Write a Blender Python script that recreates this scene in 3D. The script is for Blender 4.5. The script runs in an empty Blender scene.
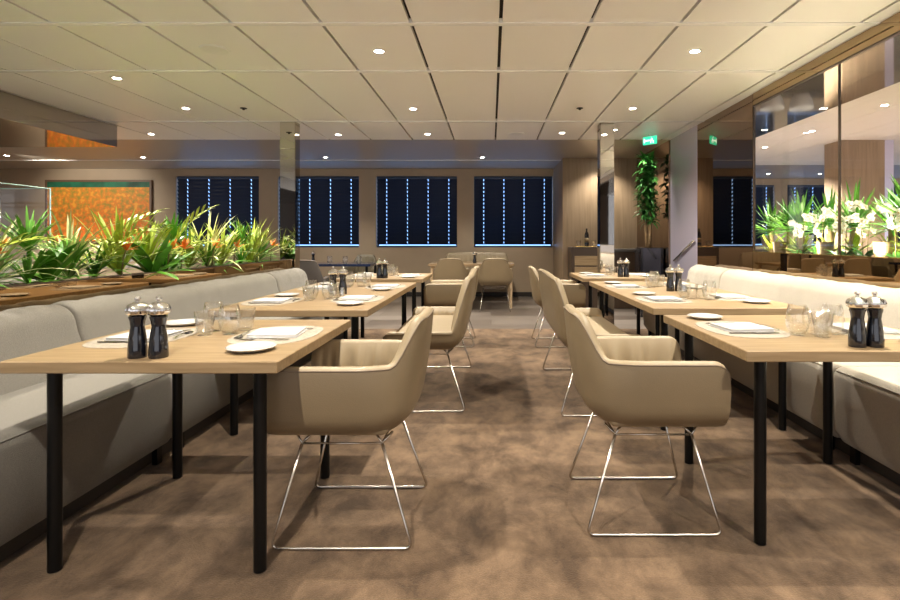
import bpy, bmesh, math, random
from mathutils import Vector, Matrix
PI = math.pi
R = random.Random(7)
sc = bpy.context.scene
COL = sc.collection

# ------------------------------------------------------------------ materials
MATS = {}
def newmat(name):
    m = bpy.data.materials.new(name); m.use_nodes = True
    nt = m.node_tree
    b = nt.nodes['Principled BSDF']
    MATS[name] = m
    return m, nt, b
def pmat(name, col, rough=.5, metal=0, spec=.5, bump=0, bscale=200, var=0, vscale=5, coat=0, trans=0, sheen=0, stretch=None, emis=None, estr=0, twoD=False):
    m, nt, b = newmat(name)
    b.inputs['Base Color'].default_value = (*col, 1)
    b.inputs['Roughness'].default_value = rough
    b.inputs['Metallic'].default_value = metal
    b.inputs['Specular IOR Level'].default_value = spec
    b.inputs['Coat Weight'].default_value = coat
    b.inputs['Sheen Weight'].default_value = sheen
    if emis:
        b.inputs['Emission Color'].default_value = (*emis, 1); b.inputs['Emission Strength'].default_value = estr
    tc = nt.nodes.new('ShaderNodeTexCoord')
    mp = nt.nodes.new('ShaderNodeMapping')
    nt.links.new(tc.outputs['Object'], mp.inputs['Vector'])
    if stretch: mp.inputs['Scale'].default_value = stretch
    if var:
        n = nt.nodes.new('ShaderNodeTexNoise'); n.inputs['Scale'].default_value = vscale; n.inputs['Detail'].default_value = 6
        nt.links.new(mp.outputs[0], n.inputs['Vector'])
        r = nt.nodes.new('ShaderNodeValToRGB')
        r.color_ramp.elements[0].position = .3; r.color_ramp.elements[1].position = .7
        r.color_ramp.elements[0].color = (*[c*(1-var) for c in col], 1)
        r.color_ramp.elements[1].color = (*[min(1, c*(1+var)) for c in col], 1)
        nt.links.new(n.outputs['Fac'], r.inputs[0]); nt.links.new(r.outputs[0], b.inputs['Base Color'])
    if bump:
        n2 = nt.nodes.new('ShaderNodeTexNoise'); n2.inputs['Scale'].default_value = bscale; n2.inputs['Detail'].default_value = 3
        nt.links.new(mp.outputs[0], n2.inputs['Vector'])
        bp = nt.nodes.new('ShaderNodeBump'); bp.inputs['Strength'].default_value = bump; bp.inputs['Distance'].default_value = .01
        nt.links.new(n2.outputs['Fac'], bp.inputs['Height']); nt.links.new(bp.outputs[0], b.inputs['Normal'])
    return m
def glassmat(name, tint=(1, 1, 1), refl=1.0, ior=1.5, base=.0):
    m = bpy.data.materials.new(name); m.use_nodes = True; nt = m.node_tree
    nt.nodes.clear()
    o = nt.nodes.new('ShaderNodeOutputMaterial'); mx = nt.nodes.new('ShaderNodeMixShader')
    t = nt.nodes.new('ShaderNodeBsdfTransparent'); t.inputs[0].default_value = (*tint, 1)
    g = nt.nodes.new('ShaderNodeBsdfGlossy'); g.inputs['Roughness'].default_value = .02; g.inputs[0].default_value = (refl, refl, refl, 1)
    f = nt.nodes.new('ShaderNodeLayerWeight'); f.inputs[0].default_value = .5
    pw = nt.nodes.new('ShaderNodeMath'); pw.operation = 'POWER'; pw.inputs[1].default_value = 3
    a = nt.nodes.new('ShaderNodeMath'); a.operation = 'MULTIPLY_ADD'; a.inputs[1].default_value = ior; a.inputs[2].default_value = base; a.use_clamp = True
    nt.links.new(f.outputs['Facing'], pw.inputs[0]); nt.links.new(pw.outputs[0], a.inputs[0]); nt.links.new(a.outputs[0], mx.inputs[0])
    nt.links.new(t.outputs[0], mx.inputs[1]); nt.links.new(g.outputs[0], mx.inputs[2]); nt.links.new(mx.outputs[0], o.inputs[0])
    return m

def carpet_mat():
    m, nt, b = newmat('carpet')
    tc = nt.nodes.new('ShaderNodeTexCoord')
    n1 = nt.nodes.new('ShaderNodeTexNoise'); n1.inputs['Scale'].default_value = 4.5; n1.inputs['Detail'].default_value = 9; n1.inputs['Roughness'].default_value = .68; n1.inputs['Distortion'].default_value = .25
    n2 = nt.nodes.new('ShaderNodeTexNoise'); n2.inputs['Scale'].default_value = 190; n2.inputs['Detail'].default_value = 3
    mp = nt.nodes.new('ShaderNodeMapping'); mp.inputs['Scale'].default_value = (1.3, .9, 1)
    nt.links.new(tc.outputs['Object'], mp.inputs[0]); nt.links.new(mp.outputs[0], n1.inputs['Vector']); nt.links.new(tc.outputs['Object'], n2.inputs['Vector'])
    r = nt.nodes.new('ShaderNodeValToRGB'); e = r.color_ramp.elements
    e[0].position = .36; e[0].color = (.072, .044, .025, 1); e[1].position = .68; e[1].color = (.235, .153, .092, 1)
    nt.links.new(n1.outputs['Fac'], r.inputs[0])
    mx = nt.nodes.new('ShaderNodeMixRGB'); mx.blend_type = 'MULTIPLY'; mx.inputs[0].default_value = .5
    r2 = nt.nodes.new('ShaderNodeValToRGB'); r2.color_ramp.elements[0].position = .3; r2.color_ramp.elements[0].color = (.5, .5, .5, 1); r2.color_ramp.elements[1].position = .7
    nt.links.new(n2.outputs['Fac'], r2.inputs[0]); nt.links.new(r.outputs[0], mx.inputs[1]); nt.links.new(r2.outputs[0], mx.inputs[2])
    nt.links.new(mx.outputs[0], b.inputs['Base Color'])
    b.inputs['Roughness'].default_value = .95; b.inputs['Specular IOR Level'].default_value = .1; b.inputs['Sheen Weight'].default_value = .15
    bp = nt.nodes.new('ShaderNodeBump'); bp.inputs['Strength'].default_value = .5; bp.inputs['Distance'].default_value = .006
    ad = nt.nodes.new('ShaderNodeMath'); ad.operation = 'ADD'
    nt.links.new(n1.outputs['Fac'], ad.inputs[0]); nt.links.new(n2.outputs['Fac'], ad.inputs[1]); nt.links.new(ad.outputs[0], bp.inputs['Height']); nt.links.new(bp.outputs[0], b.inputs['Normal'])
    return m
def plank_mat():
    m, nt, b = newmat('plank')
    tc = nt.nodes.new('ShaderNodeTexCoord')
    br = nt.nodes.new('ShaderNodeTexBrick'); br.inputs['Scale'].default_value = 1
    br.inputs['Brick Width'].default_value = 1.7; br.inputs['Row Height'].default_value = .42; br.inputs['Mortar Size'].default_value = .004
    br.inputs['Color1'].default_value = (.15, .12, .10, 1); br.inputs['Color2'].default_value = (.36, .31, .27, 1); br.inputs['Mortar'].default_value = (.05, .04, .03, 1)
    nt.links.new(tc.outputs['Object'], br.inputs['Vector'])
    n = nt.nodes.new('ShaderNodeTexNoise'); n.inputs['Scale'].default_value = 3
    mp = nt.nodes.new('ShaderNodeMapping'); mp.inputs['Scale'].default_value = (.7, 9, 1); nt.links.new(tc.outputs['Object'], mp.inputs[0]); nt.links.new(mp.outputs[0], n.inputs['Vector'])
    mx = nt.nodes.new('ShaderNodeMixRGB'); mx.blend_type = 'MULTIPLY'; mx.inputs[0].default_value = .6
    nt.links.new(br.outputs[0], mx.inputs[1]); nt.links.new(n.outputs['Fac'], mx.inputs[2]); nt.links.new(mx.outputs[0], b.inputs['Base Color'])
    b.inputs['Roughness'].default_value = .28
    return m
def wood_mat(name, c1, c2, scale=(1, 14, 14), rough=.45, ns=4):
    m, nt, b = newmat(name)
    tc = nt.nodes.new('ShaderNodeTexCoord'); mp = nt.nodes.new('ShaderNodeMapping'); mp.inputs['Scale'].default_value = scale
    n = nt.nodes.new('ShaderNodeTexNoise'); n.inputs['Scale'].default_value = ns; n.inputs['Detail'].default_value = 8; n.inputs['Distortion'].default_value = .4
    r = nt.nodes.new('ShaderNodeValToRGB'); r.color_ramp.elements[0].position = .3; r.color_ramp.elements[1].position = .72
    r.color_ramp.elements[0].color = (*c1, 1); r.color_ramp.elements[1].color = (*c2, 1)
    nt.links.new(tc.outputs['Object'], mp.inputs[0]); nt.links.new(mp.outputs[0], n.inputs['Vector']); nt.links.new(n.outputs['Fac'], r.inputs[0]); nt.links.new(r.outputs[0], b.inputs['Base Color'])
    b.inputs['Roughness'].default_value = rough
    bp = nt.nodes.new('ShaderNodeBump'); bp.inputs['Strength'].default_value = .12; bp.inputs['Distance'].default_value = .003
    nt.links.new(n.outputs['Fac'], bp.inputs['Height']); nt.links.new(bp.outputs[0], b.inputs['Normal'])
    return m
def painting_mat():
    m, nt, b = newmat('painting')
    tc = nt.nodes.new('ShaderNodeTexCoord'); sp = nt.nodes.new('ShaderNodeSeparateXYZ'); nt.links.new(tc.outputs['Object'], sp.inputs[0])
    n = nt.nodes.new('ShaderNodeTexNoise'); n.inputs['Scale'].default_value = 11; n.inputs['Detail'].default_value = 6; n.inputs['Roughness'].default_value = .5
    nt.links.new(tc.outputs['Object'], n.inputs['Vector'])
    r = nt.nodes.new('ShaderNodeValToRGB'); e = r.color_ramp.elements
    e[0].position = .36; e[0].color = (.16, .20, .03, 1); e[1].position = .62; e[1].color = (.95, .42, .04, 1)
    x = e.new(.46); x.color = (.55, .25, .03, 1); x = e.new(.54); x.color = (.8, .15, .015, 1)
    nt.links.new(n.outputs['Fac'], r.inputs[0])
    n3 = nt.nodes.new('ShaderNodeTexNoise'); n3.inputs['Scale'].default_value = 2; n3.inputs['Detail'].default_value = 3
    nt.links.new(tc.outputs['Object'], n3.inputs['Vector'])
    mr = nt.nodes.new('ShaderNodeMapRange'); mr.inputs['From Min'].default_value = -.5; mr.inputs['From Max'].default_value = .35
    nt.links.new(sp.outputs['Z'], mr.inputs['Value'])
    mx0 = nt.nodes.new('ShaderNodeMixRGB'); mx0.inputs[1].default_value = (.75, .10, .02, 1); mx0.inputs[2].default_value = (.8, .45, .05, 1); nt.links.new(mr.outputs[0], mx0.inputs[0])
    mx1 = nt.nodes.new('ShaderNodeMixRGB'); mx1.inputs[0].default_value = .35; nt.links.new(r.outputs[0], mx1.inputs[1]); nt.links.new(mx0.outputs[0], mx1.inputs[2])
    g = nt.nodes.new('ShaderNodeMath'); g.operation = 'GREATER_THAN'; g.inputs[1].default_value = .49
    nt.links.new(sp.outputs['Z'], g.inputs[0])
    gr = nt.nodes.new('ShaderNodeValToRGB'); gr.color_ramp.elements[0].position = .35; gr.color_ramp.elements[0].color = (.005, .03, .018, 1); gr.color_ramp.elements[1].position = .62; gr.color_ramp.elements[1].color = (.02, .22, .11, 1)
    nt.links.new(n3.outputs['Fac'], gr.inputs[0])
    mx = nt.nodes.new('ShaderNodeMixRGB'); nt.links.new(g.outputs[0], mx.inputs[0]); nt.links.new(mx1.outputs[0], mx.inputs[1]); nt.links.new(gr.outputs[0], mx.inputs[2])
    nt.links.new(mx.outputs[0], b.inputs['Base Color']); b.inputs['Roughness'].default_value = .6
    return m
def emit(name, col, s):
    m = bpy.data.materials.new(name); m.use_nodes = True; nt = m.node_tree; nt.nodes.clear()
    o = nt.nodes.new('ShaderNodeOutputMaterial'); e = nt.nodes.new('ShaderNodeEmission'); e.inputs[0].default_value = (*col, 1); e.inputs[1].default_value = s
    nt.links.new(e.outputs[0], o.inputs[0]); return m

M = dict(
    carpet=carpet_mat(), plank=plank_mat(),
    ceiling=pmat('ceiling_paint', (.90, .88, .85), .38, spec=.35),
    slot=pmat('slot_dark', (.03, .025, .02), .8),
    seam=pmat('seam_strip', (.95, .95, .94), .25),
    gloss=pmat('gloss_ceiling', (.42, .365, .30), .34, metal=.22),
    wall=pmat('wall_taupe', (.47, .365, .255), .6, var=.04, vscale=3, bump=.05),
    oak=wood_mat('oak_wall', (.27, .19, .115), (.37, .27, .175), (9, 9, .5), .45, 3),
    table=wood_mat('oak_table', (.26, .175, .088), (.385, .27, .15), (1.2, 16, 16), .38, 3),
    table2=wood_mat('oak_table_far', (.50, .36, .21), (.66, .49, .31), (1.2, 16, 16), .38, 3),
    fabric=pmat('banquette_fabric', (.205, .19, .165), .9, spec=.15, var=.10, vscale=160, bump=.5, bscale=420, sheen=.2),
    fabric_lit=pmat('banquette_fabric_lit', (.42, .38, .315), .9, spec=.15, var=.10, vscale=160, bump=.5, bscale=420, sheen=.2),  # right row: same fabric, lightened for the light falling on it
    plinth=pmat('plinth_dark', (.022, .018, .016), .5),
    leather=pmat('leather_tan', (.222, .166, .098), .42, spec=.4, var=.05, vscale=4, bump=.12, bscale=260),
    leather_in=pmat('leather_cream', (.34, .268, .17), .45, spec=.4, var=.04, vscale=5, bump=.12, bscale=260),
    piping=pmat('piping', (.22, .165, .11), .5),
    charcoal=pmat('charcoal_leather', (.085, .075, .07), .5, bump=.1),
    steel=pmat('wire_steel', (.62, .58, .52), .22, metal=1),
    black=pmat('black_metal', (.004, .004, .004), .3, spec=.25),
    lacquer=pmat('black_lacquer', (.006, .007, .012), .12, coat=.8),
    chrome=pmat('chrome', (.80, .78, .74), .12, metal=1),
    cutlery=pmat('cutlery_steel', (.72, .70, .66), .16, metal=1),
    china=pmat('white_china', (.58, .575, .56), .15),
    linen=pmat('white_linen', (.56, .55, .54), .85, bump=.15, bscale=300),
    mat=pmat('mat_white', (.36, .315, .25), .6, var=.2, vscale=70, bump=.3, bscale=90),
    bronze=pmat('bronze_mirror', (.40, .29, .175), .02, metal=1),
    bronze_dark=pmat('bronze_dark_mirror', (.36, .26, .18), .02, metal=1),
    mirror=pmat('mirror', (.72, .70, .67), .03, metal=1),
    smoke=pmat('smoked_mirror', (.50, .46, .40), .05, metal=1),
    brushed=pmat('brushed_steel', (.60, .56, .70), .3, metal=.6, stretch=(1, 1, 4), bump=.05, bscale=3),
    brass=pmat('brass_edge', (.60, .42, .16), .25, metal=1),
    blind=pmat('blind_slat', (.010, .018, .042), .4),
    rail=pmat('blind_rail', (.03, .05, .10), .35),
    frame=pmat('window_frame_dark', (.02, .025, .035), .4),
    sky=emit('dusk_daylight', (.24, .48, 1.0), 1.0),
    lamp=emit('lamp_face', (1.0, .93, .80), 28),
    trimring=pmat('lamp_trim', (.85, .84, .80), .3),
    leaf=pmat('leaf_green', (.10, .30, .025), .38, var=.45, vscale=9),
    leaf_lime=pmat('leaf_lime', (.40, .50, .06), .4, var=.35, vscale=12),
    leaf_pale=pmat('leaf_variegated', (.55, .58, .26), .4, var=.3, vscale=20),
    leaf_dark=pmat('leaf_dark', (.04, .17, .03), .32, var=.4, vscale=9),
    orange=pmat('flower_orange', (.85, .22, .02), .5, var=.25, vscale=30),
    petal=pmat('orchid_petal', (.86, .83, .74), .45),
    petal_c=pmat('orchid_centre', (.70, .45, .10), .5),
    stem=pmat('stem', (.16, .14, .04), .6),
    bark=pmat('bark', (.35, .24, .13), .85, var=.3, vscale=30, bump=.6, bscale=60),
    soil=pmat('soil', (.03, .02, .012), 1, bump=1, bscale=40),
    tanpot=pmat('tan_pot', (.22, .155, .08), .7),
    whitepot=pmat('white_pot', (.80, .78, .74), .4),
    dkwood=pmat('dark_wood', (.06, .038, .025), .3),
    picture=painting_mat(), pframe=pmat('picture_frame', (.16, .09, .05), .5),
    glass=glassmat('drinking_glass', (.975, .98, .98), 1, 1.0, .09),
    pane=glassmat('pane_glass', (.98, .98, .97), 1, .35, .015),
    glassedge=pmat('glass_edge', (.45, .68, .62), .2, emis=None),
    counter=pmat('counter_stone', (.55, .52, .47), .3),
    signgreen=emit('sign_green', (.05, .75, .40), .5), signwhite=emit('sign_white', (.8, 1, .9), .8),
    greenchair=pmat('olive_leather', (.20, .17, .11), .5),
    bluetop=pmat('blue_black_top', (.02, .03, .07), .12),
)

# ------------------------------------------------------------------ helpers
def build(name, bm, mat, parent=None, smooth=False, loc=None, angle=None):
    bmesh.ops.recalc_face_normals(bm, faces=bm.faces)
    me = bpy.data.meshes.new(name); bm.to_mesh(me); bm.free()
    me.materials.append(mat if not isinstance(mat, str) else M[mat])
    if smooth:
        for p in me.polygons: p.use_smooth = True
        if angle is not None: me.set_sharp_from_angle(angle=math.radians(angle))
    o = bpy.data.objects.new(name, me); COL.objects.link(o)
    if parent: o.parent = parent
    if loc: o.location = loc
    return o
def tag(o, label, cat, group=None, kind=None):
    if label: o['label'] = label
    if cat: o['category'] = cat
    if group: o['group'] = group
    if kind: o['kind'] = kind
    return o
def thing(name, label, cat, loc=(0, 0, 0), rz=0, group=None):
    o = bpy.data.objects.new(name, None); o.empty_display_size = .05; COL.objects.link(o)
    o.location = loc; o.rotation_euler = (0, 0, rz)
    return tag(o, label, cat, group)
def struct(name, bm, mat, smooth=False):
    return tag(build(name, bm, mat, None, smooth), None, None, None, 'structure')
def children(o): return [c for c in bpy.data.objects if c.parent == o]
TREE = {}
def copy_tree(o, parent=None):
    c = o.copy(); COL.objects.link(c); c.parent = parent
    ch = TREE.get(o.name)
    if ch is None: ch = TREE[o.name] = children(o)
    for k in ch: copy_tree(k, c)
    return c
def place(proto, used, loc, rz, label, group=None):
    o = proto if not used else copy_tree(proto)
    o.location = loc; o.rotation_euler = (0, 0, rz); o['label'] = label
    if group: o['group'] = group
    return o
class Stock:
    def __init__(s, maker): s.maker = maker; s.p = None
    def put(s, loc, rz, label, group=None):
        if s.p is None:
            s.p = s.maker(); o = s.p
        else: o = copy_tree(s.p)
        o.location = loc; o.rotation_euler = (0, 0, rz); o['label'] = label
        if group: o['group'] = group
        return o
def box(bm, x0, x1, y0, y1, z0, z1, bev=0, mtx=None, seg=2):
    r = bmesh.ops.create_cube(bm, size=1)
    vs = r['verts']
    for v in vs:
        v.co = Vector(((x0+x1)/2 + v.co.x*(x1-x0), (y0+y1)/2 + v.co.y*(y1-y0), (z0+z1)/2 + v.co.z*(z1-z0)))
    if bev:
        es = list({e for v in vs for e in v.link_edges})
        g = bmesh.ops.bevel(bm, geom=es, offset=bev, segments=seg, affect='EDGES', profile=.5)
        vs = list({v for f in g['faces'] for v in f.verts} | {v for v in vs if v.is_valid})
    if mtx is not None:
        for v in vs: v.co = mtx @ v.co
    return bm
def B(): return bmesh.new()
def bx(*a, **k): return box(B(), *a, **k)
def tube(bm, pts, r, seg=8, closed=False, cap=True):
    pts = [Vector(p) for p in pts]; n = len(pts)
    rad = r if isinstance(r, (list, tuple)) else [r]*n
    tans = []
    for i in range(n):
        a = pts[i-1] if (i > 0 or closed) else pts[i]; b = pts[(i+1) % n] if (i < n-1 or closed) else pts[i]
        t = (b-a); tans.append(t.normalized() if t.length > 1e-9 else Vector((0, 0, 1)))
    up = Vector((0, 0, 1)) if abs(tans[0].z) < .9 else Vector((1, 0, 0))
    nrm = tans[0].cross(up).normalized(); rings = []
    for i in range(n):
        nrm = (nrm - tans[i]*nrm.dot(tans[i]))
        if nrm.length < 1e-6: nrm = tans[i].orthogonal()
        nrm.normalize(); bn = tans[i].cross(nrm)
        rings.append([bm.verts.new(pts[i] + (nrm*math.cos(2*PI*k/seg) + bn*math.sin(2*PI*k/seg))*rad[i]) for k in range(seg)])
    m = n if closed else n-1
    for i in range(m):
        a = rings[i]; b = rings[(i+1) % n]
        for k in range(seg): bm.faces.new((a[k], a[(k+1) % seg], b[(k+1) % seg], b[k]))
    if cap and not closed:
        bm.faces.new(rings[0][::-1]); bm.faces.new(rings[-1])
    return bm
def fillet(pts, r, n=5):
    pts = [Vector(p) for p in pts]; out = [pts[0]]
    for i in range(1, len(pts)-1):
        a, p, b = pts[i-1], pts[i], pts[i+1]
        da = (a-p); db = (b-p); rr = min(r, da.length/2, db.length/2)
        s = p + da.normalized()*rr; e = p + db.normalized()*rr
        for k in range(n+1):
            t = k/n; out.append(s*(1-t)**2 + p*2*t*(1-t) + e*t*t)
    out.append(pts[-1]); return out
def lathe(bm, prof, seg=24, c=(0, 0, 0), flute=0, fl_n=12, fl_rng=None):
    c = Vector(c); rings = []
    for i, (r, z) in enumerate(prof):
        if r < 1e-6: rings.append([bm.verts.new(c + Vector((0, 0, z)))]); continue
        row = []
        for k in range(seg):
            a = 2*PI*k/seg; rr = r
            if flute and fl_rng and fl_rng[0] <= z <= fl_rng[1]: rr = r*(1 + flute*math.cos(a*fl_n))
            row.append(bm.verts.new(c + Vector((rr*math.cos(a), rr*math.sin(a), z))))
        rings.append(row)
    for a, b in zip(rings, rings[1:]):
        for k in range(seg):
            k2 = (k+1) % seg
            if len(a) == 1 and len(b) == 1: continue
            if len(a) == 1: bm.faces.new((a[0], b[k2], b[k]))
            elif len(b) == 1: bm.faces.new((a[k], a[k2], b[0]))
            else: bm.faces.new((a[k], a[k2], b[k2], b[k]))
    for rg, flip in ((rings[0], True), (rings[-1], False)):
        if len(rg) > 1 and False: bm.faces.new(rg[::-1] if flip else rg)
    return bm
def loft(bm, sections, close=True):
    rings = [[bm.verts.new(p) for p in s] for s in sections]; n = len(rings[0])
    for a, b in zip(rings, rings[1:]):
        for k in range(n if close else n-1):
            bm.faces.new((a[k], a[(k+1) % n], b[(k+1) % n], b[k]))
    if close:
        bm.faces.new(rings[0][::-1]); bm.faces.new(rings[-1])
    return bm

# ------------------------------------------------------------------ room shell
CZ = 2.6; YB = 10.7
struct('floor', bx(-10, 11, -4, 6.8, -.1, 0), 'carpet')
struct('floor_timber', bx(-10, 11, 6.8, 12.6, -.1, 0), 'plank')
# panelled ceiling: metal panels with dark slots between the rows
bm = B()
rows = [(-4.0, -2.43), (-2.43, -.44), (-.44, .55), (.55, 1.54), (1.54, 2.53), (2.53, 3.52), (3.52, 4.51), (4.51, 6.42), (6.42, 7.6)]
xs = [.065 + .6*k for k in range(-17, 5)] + [2.6]
for k in range(len(xs)-1):
    a, b = xs[k], min(xs[k+1], 2.6)
    g = .012 if a > -3.0 else .006; g2 = .012 if xs[k+1] > -3.0 else .006
    for (y0, y1) in rows: box(bm, a+g, b-(g2 if b < 2.6 else 0), y0+.012, y1-.012, CZ, CZ+.03)
struct('ceiling', bm, 'ceiling')
bm = B()
for (y0, y1) in rows[1:]: box(bm, -10, 2.6, y0-.024, y0+.024, CZ-.006, CZ+.028)
struct('trim_1', bm, 'seam')
struct('ceiling_backing', bx(-10, 2.6, -4, 7.6, CZ+.035, CZ+.06), 'slot')
# gloss ceiling band in front of the window wall
struct('ceiling_gloss', bx(-10, 2.6, 7.6, 9.5, CZ, CZ+.05), 'gloss')
struct('trim_2', bx(-10, 2.6, 9.5, 9.53, CZ-.012, CZ+.05), 'seam')
struct('ceiling_rear', bx(-10, 2.6, 9.53, 10.9, CZ, CZ+.05), pmat('ceiling_rear_paint', (.42, .37, .31), .3, metal=.4))
# window wall
wins = [(-6.42, -4.73), (-4.34, -2.69), (-2.34, -.69), (-.35, 1.26)]
WZ0, WZ1 = 1.0, 2.455
def window_wall(name, x0, x1, y, wins, z1=CZ):
    bm = B(); xa = x0
    for (a, b) in wins:
        box(bm, xa, a, y, y+.2, 0, z1); box(bm, a, b, y, y+.2, 0, WZ0); box(bm, a, b, y, y+.2, WZ1, z1); xa = b
    box(bm, xa, x1, y, y+.2, 0, z1)
    bmesh.ops.remove_doubles(bm, verts=bm.verts, dist=1e-5)
    struct(name, bm, 'wall')
window_wall('wall_back', -10, 1.27, YB, wins)
def window(n, a, b, y):
    bm = B()
    for (x0, x1, z0, z1) in ((a, a+.03, WZ0, WZ1), (b-.03, b, WZ0, WZ1), (a+.03, b-.03, WZ0, WZ0+.03), (a+.03, b-.03, WZ1-.03, WZ1)):
        box(bm, x0, x1, y+.13, y+.17, z0, z1)
    w = struct('window_%d' % n, bm, 'frame')
    p = build('window_pane', bx(a+.03, b-.03, y+.16, y+.168, WZ0+.03, WZ1-.03), 'sky', w)
def blind(a, b, y, label):
    w = b-a-.02
    t = thing('venetian_blind', label, 'blind', ((a+b)/2, y+.05, WZ0), 0, 'venetian blinds at the windows')
    bm = B(); cords = [-w/2+w*f for f in (.12, .38, .64, .90)]
    edges = [-w/2] + [c+s for c in cords for s in (-.008, .008)] + [w/2]
    n = 17; pitch = (WZ1-WZ0-.1)/n
    for i in range(n):
        z = .06 + pitch*(i+.5); th = math.radians(57.5 + R.uniform(-1, 1)); hw = .053
        m = Matrix.Translation((0, 0, z)) @ Matrix.Rotation(-th, 4, 'X')
        for k in range(0, len(edges), 2):
            box(bm, edges[k], edges[k+1], -hw, hw, -.001, .001, mtx=m)
        for c in cords:
            box(bm, c-.008, c+.008, -hw, -.022, -.001, .001, mtx=m); box(bm, c-.008, c+.008, .022, hw, -.001, .001, mtx=m)
    build('slats', bm, 'blind', t)
    build('head_rail', bx(-w/2, w/2, -.03, .03, WZ1-WZ0-.055, WZ1-WZ0-.005, .004), 'rail', t)
    build('bottom_rail', bx(-w/2, w/2, -.025, .025, .0, .035, .004), 'rail', t)
    bm = B()
    for c in cords:
        for dy in (-.034, .034): tube(bm, [(c, dy, .03), (c, dy, WZ1-WZ0-.05)], .001, 4)
    build('ladder_cords', bm, 'rail', t)
nm = ['leftmost dark venetian blind, between the orange painting and the mirrored pillar',
      'dark venetian blind partly hidden by the left mirrored pillar',
      'dark venetian blind third from left on the back wall',
      'dark venetian blind nearest the oak wall, behind the far oak table']
for i, (a, b) in enumerate(wins): window(i+1, a, b, YB); blind(a, b, YB, nm[i])
struct('baseboard_back', bx(-10, 1.27, YB-.015, YB, 0, .09), 'plinth')
# oak lined niche wall to the right of the windows
struct('wall_niche', bx(1.27, 2.6, 9.3, 10.9, 0, CZ), 'oak')
struct('wall_left', bx(-10.1, -10, 5.5, 10.9, 0, CZ), 'wall')
struct('wall_rear', bx(-8, -5, -4.1, -4, 0, CZ), 'dkwood')
struct('wall_rear_right', bx(2.75, 5, -4.1, -4, 0, CZ), 'dkwood')
# partition behind the right banquette: low wall, rear length, head beam
struct('wall_partition', bx(2.6, 2.75, 7.62, 12.4, 0, CZ), 'dkwood')
struct('wall_partition_low', bx(2.62, 3.15, -4, 6.6, 0, .835), 'dkwood')
# adjoining room seen through the glass
awins = [(5.05, 6.70), (7.0, 8.65), (9.0, 10.65)]
window_wall('wall_back_right', 2.75, 11, 12.4, awins)
al = ['dark blind in the adjoining room, nearest the partition', 'dark blind in the adjoining room left of the oak column',
      'dark blind in the adjoining room right of the oak column']
for i, (a, b) in enumerate(awins): window(i+5, a, b, 12.4); blind(a, b, 12.4, al[i])
bm = B()
for k in range(12):
    box(bm, 3.75+.6*k+.004, min(3.75+.6*(k+1), 11)-.004, -4, 10.15, CZ, CZ+.03)
struct('ceiling_right', bm, 'ceiling')
struct('ceiling_right_gloss', bx(2.75, 11, 10.15, 12.6, CZ, CZ+.05), 'gloss')
struct('ceiling_right_backing', bx(3.75, 11, -4, 10.15, CZ+.035, CZ+.06), 'slot')
struct('ceiling_mirror', bx(2.62, 3.75, -4, 10.15, CZ, CZ+.05), 'smoke')
# dropped mirror clad bulkhead on the left
t = struct('ceiling_bulkhead', bx(-10, -4.75, -4, 6.67, 2.33, CZ-.005), 'smoke')
t = thing('oak_column', 'oak clad column seen behind the white orchids in the adjoining room', 'column', (5.39, 7.8, 0))
build('cladding', bx(-.31, .31, -.2, .2, 0, CZ-.002), 'oak', t)
build('steel_corner', bx(.31, .44, -.2, .2, 0, CZ-.002), 'brushed', t)

# ------------------------------------------------------------------ pillars, mirrors, glass
t = thing('mirrored_pillar', 'slim mirror clad pillar at the far end of the left planter', 'pillar', (-2.49, 6.5, 0))
build('mirror_cladding', bx(-.09, .09, -.08, .07, .0, CZ-.001), 'mirror', t)
build('corner_strip', bx(.09, .098, -.08, .07, .0, CZ-.001), 'smoke', t)
t = thing('mirrored_pillar', 'slim mirror clad pillar standing behind the far right table', 'pillar', (1.435, 6.58, 0))
build('mirror_cladding', bx(-.075, .09, -.08, .07, .0, CZ-.001), 'mirror', t)
build('corner_strip', bx(-.087, -.075, -.08, .07, .0, CZ-.001), 'smoke', t)
t = thing('steel_pillar', 'broad brushed steel pillar on the right wall beside the tall green plant', 'pillar', (2.72, 7.12, 0))
build('steel_cladding', bx(-.12, .12, -.49, .49, 0, CZ-.001, .004), 'brushed', t)
tag(build('bronze_mirror', bx(-.01, .005, -.7, .7, .3, CZ-.001), 'bronze_dark', None, loc=(2.612, 5.92, 0)), 'dark bronze wall mirror reflecting a window blind, beside the steel pillar', 'mirror')
tag(build('bronze_mirror', bx(-.01, .005, -.83, .83, .0, CZ-.001), 'bronze_dark', None, loc=(2.594, 8.46, 0)), 'dark bronze mirror on the wall behind the tall green plant', 'mirror')
t = thing('bronze_mirror_strip', 'low bronze mirror strip between the right banquette and the orchid planter', 'mirror', (2.6, 1.6, 0))
build('mirror_face', bx(-.005, .018, -3.4, 3.6, .845, 1.03), 'bronze', t)
build('edge_trim', bx(-.012, .02, -3.4, 3.6, .83, .845), 'brass', t)
build('edge_trim', bx(-.008, .02, -3.4, 3.6, 1.03, 1.037), 'brass', t)
t = thing('bronze_fascia', 'bronze mirror fascia along the ceiling above the glass panels', 'fascia', (2.6, 1.6, 0))
build('mirror_face', bx(-.005, .018, -3.4, 3.6, 2.48, CZ-.001), 'bronze', t)
build('edge_trim', bx(-.009, .02, -3.4, 3.6, 2.468, 2.48), 'dkwood', t)
gy = [1.35, 2.63, 3.93, 5.2]
gl = ['glass partition panel nearest the camera on the right', 'glass panel in front of the oak column and white orchids', 'glass panel farthest along the right planter, next to the bronze mirror']
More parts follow.
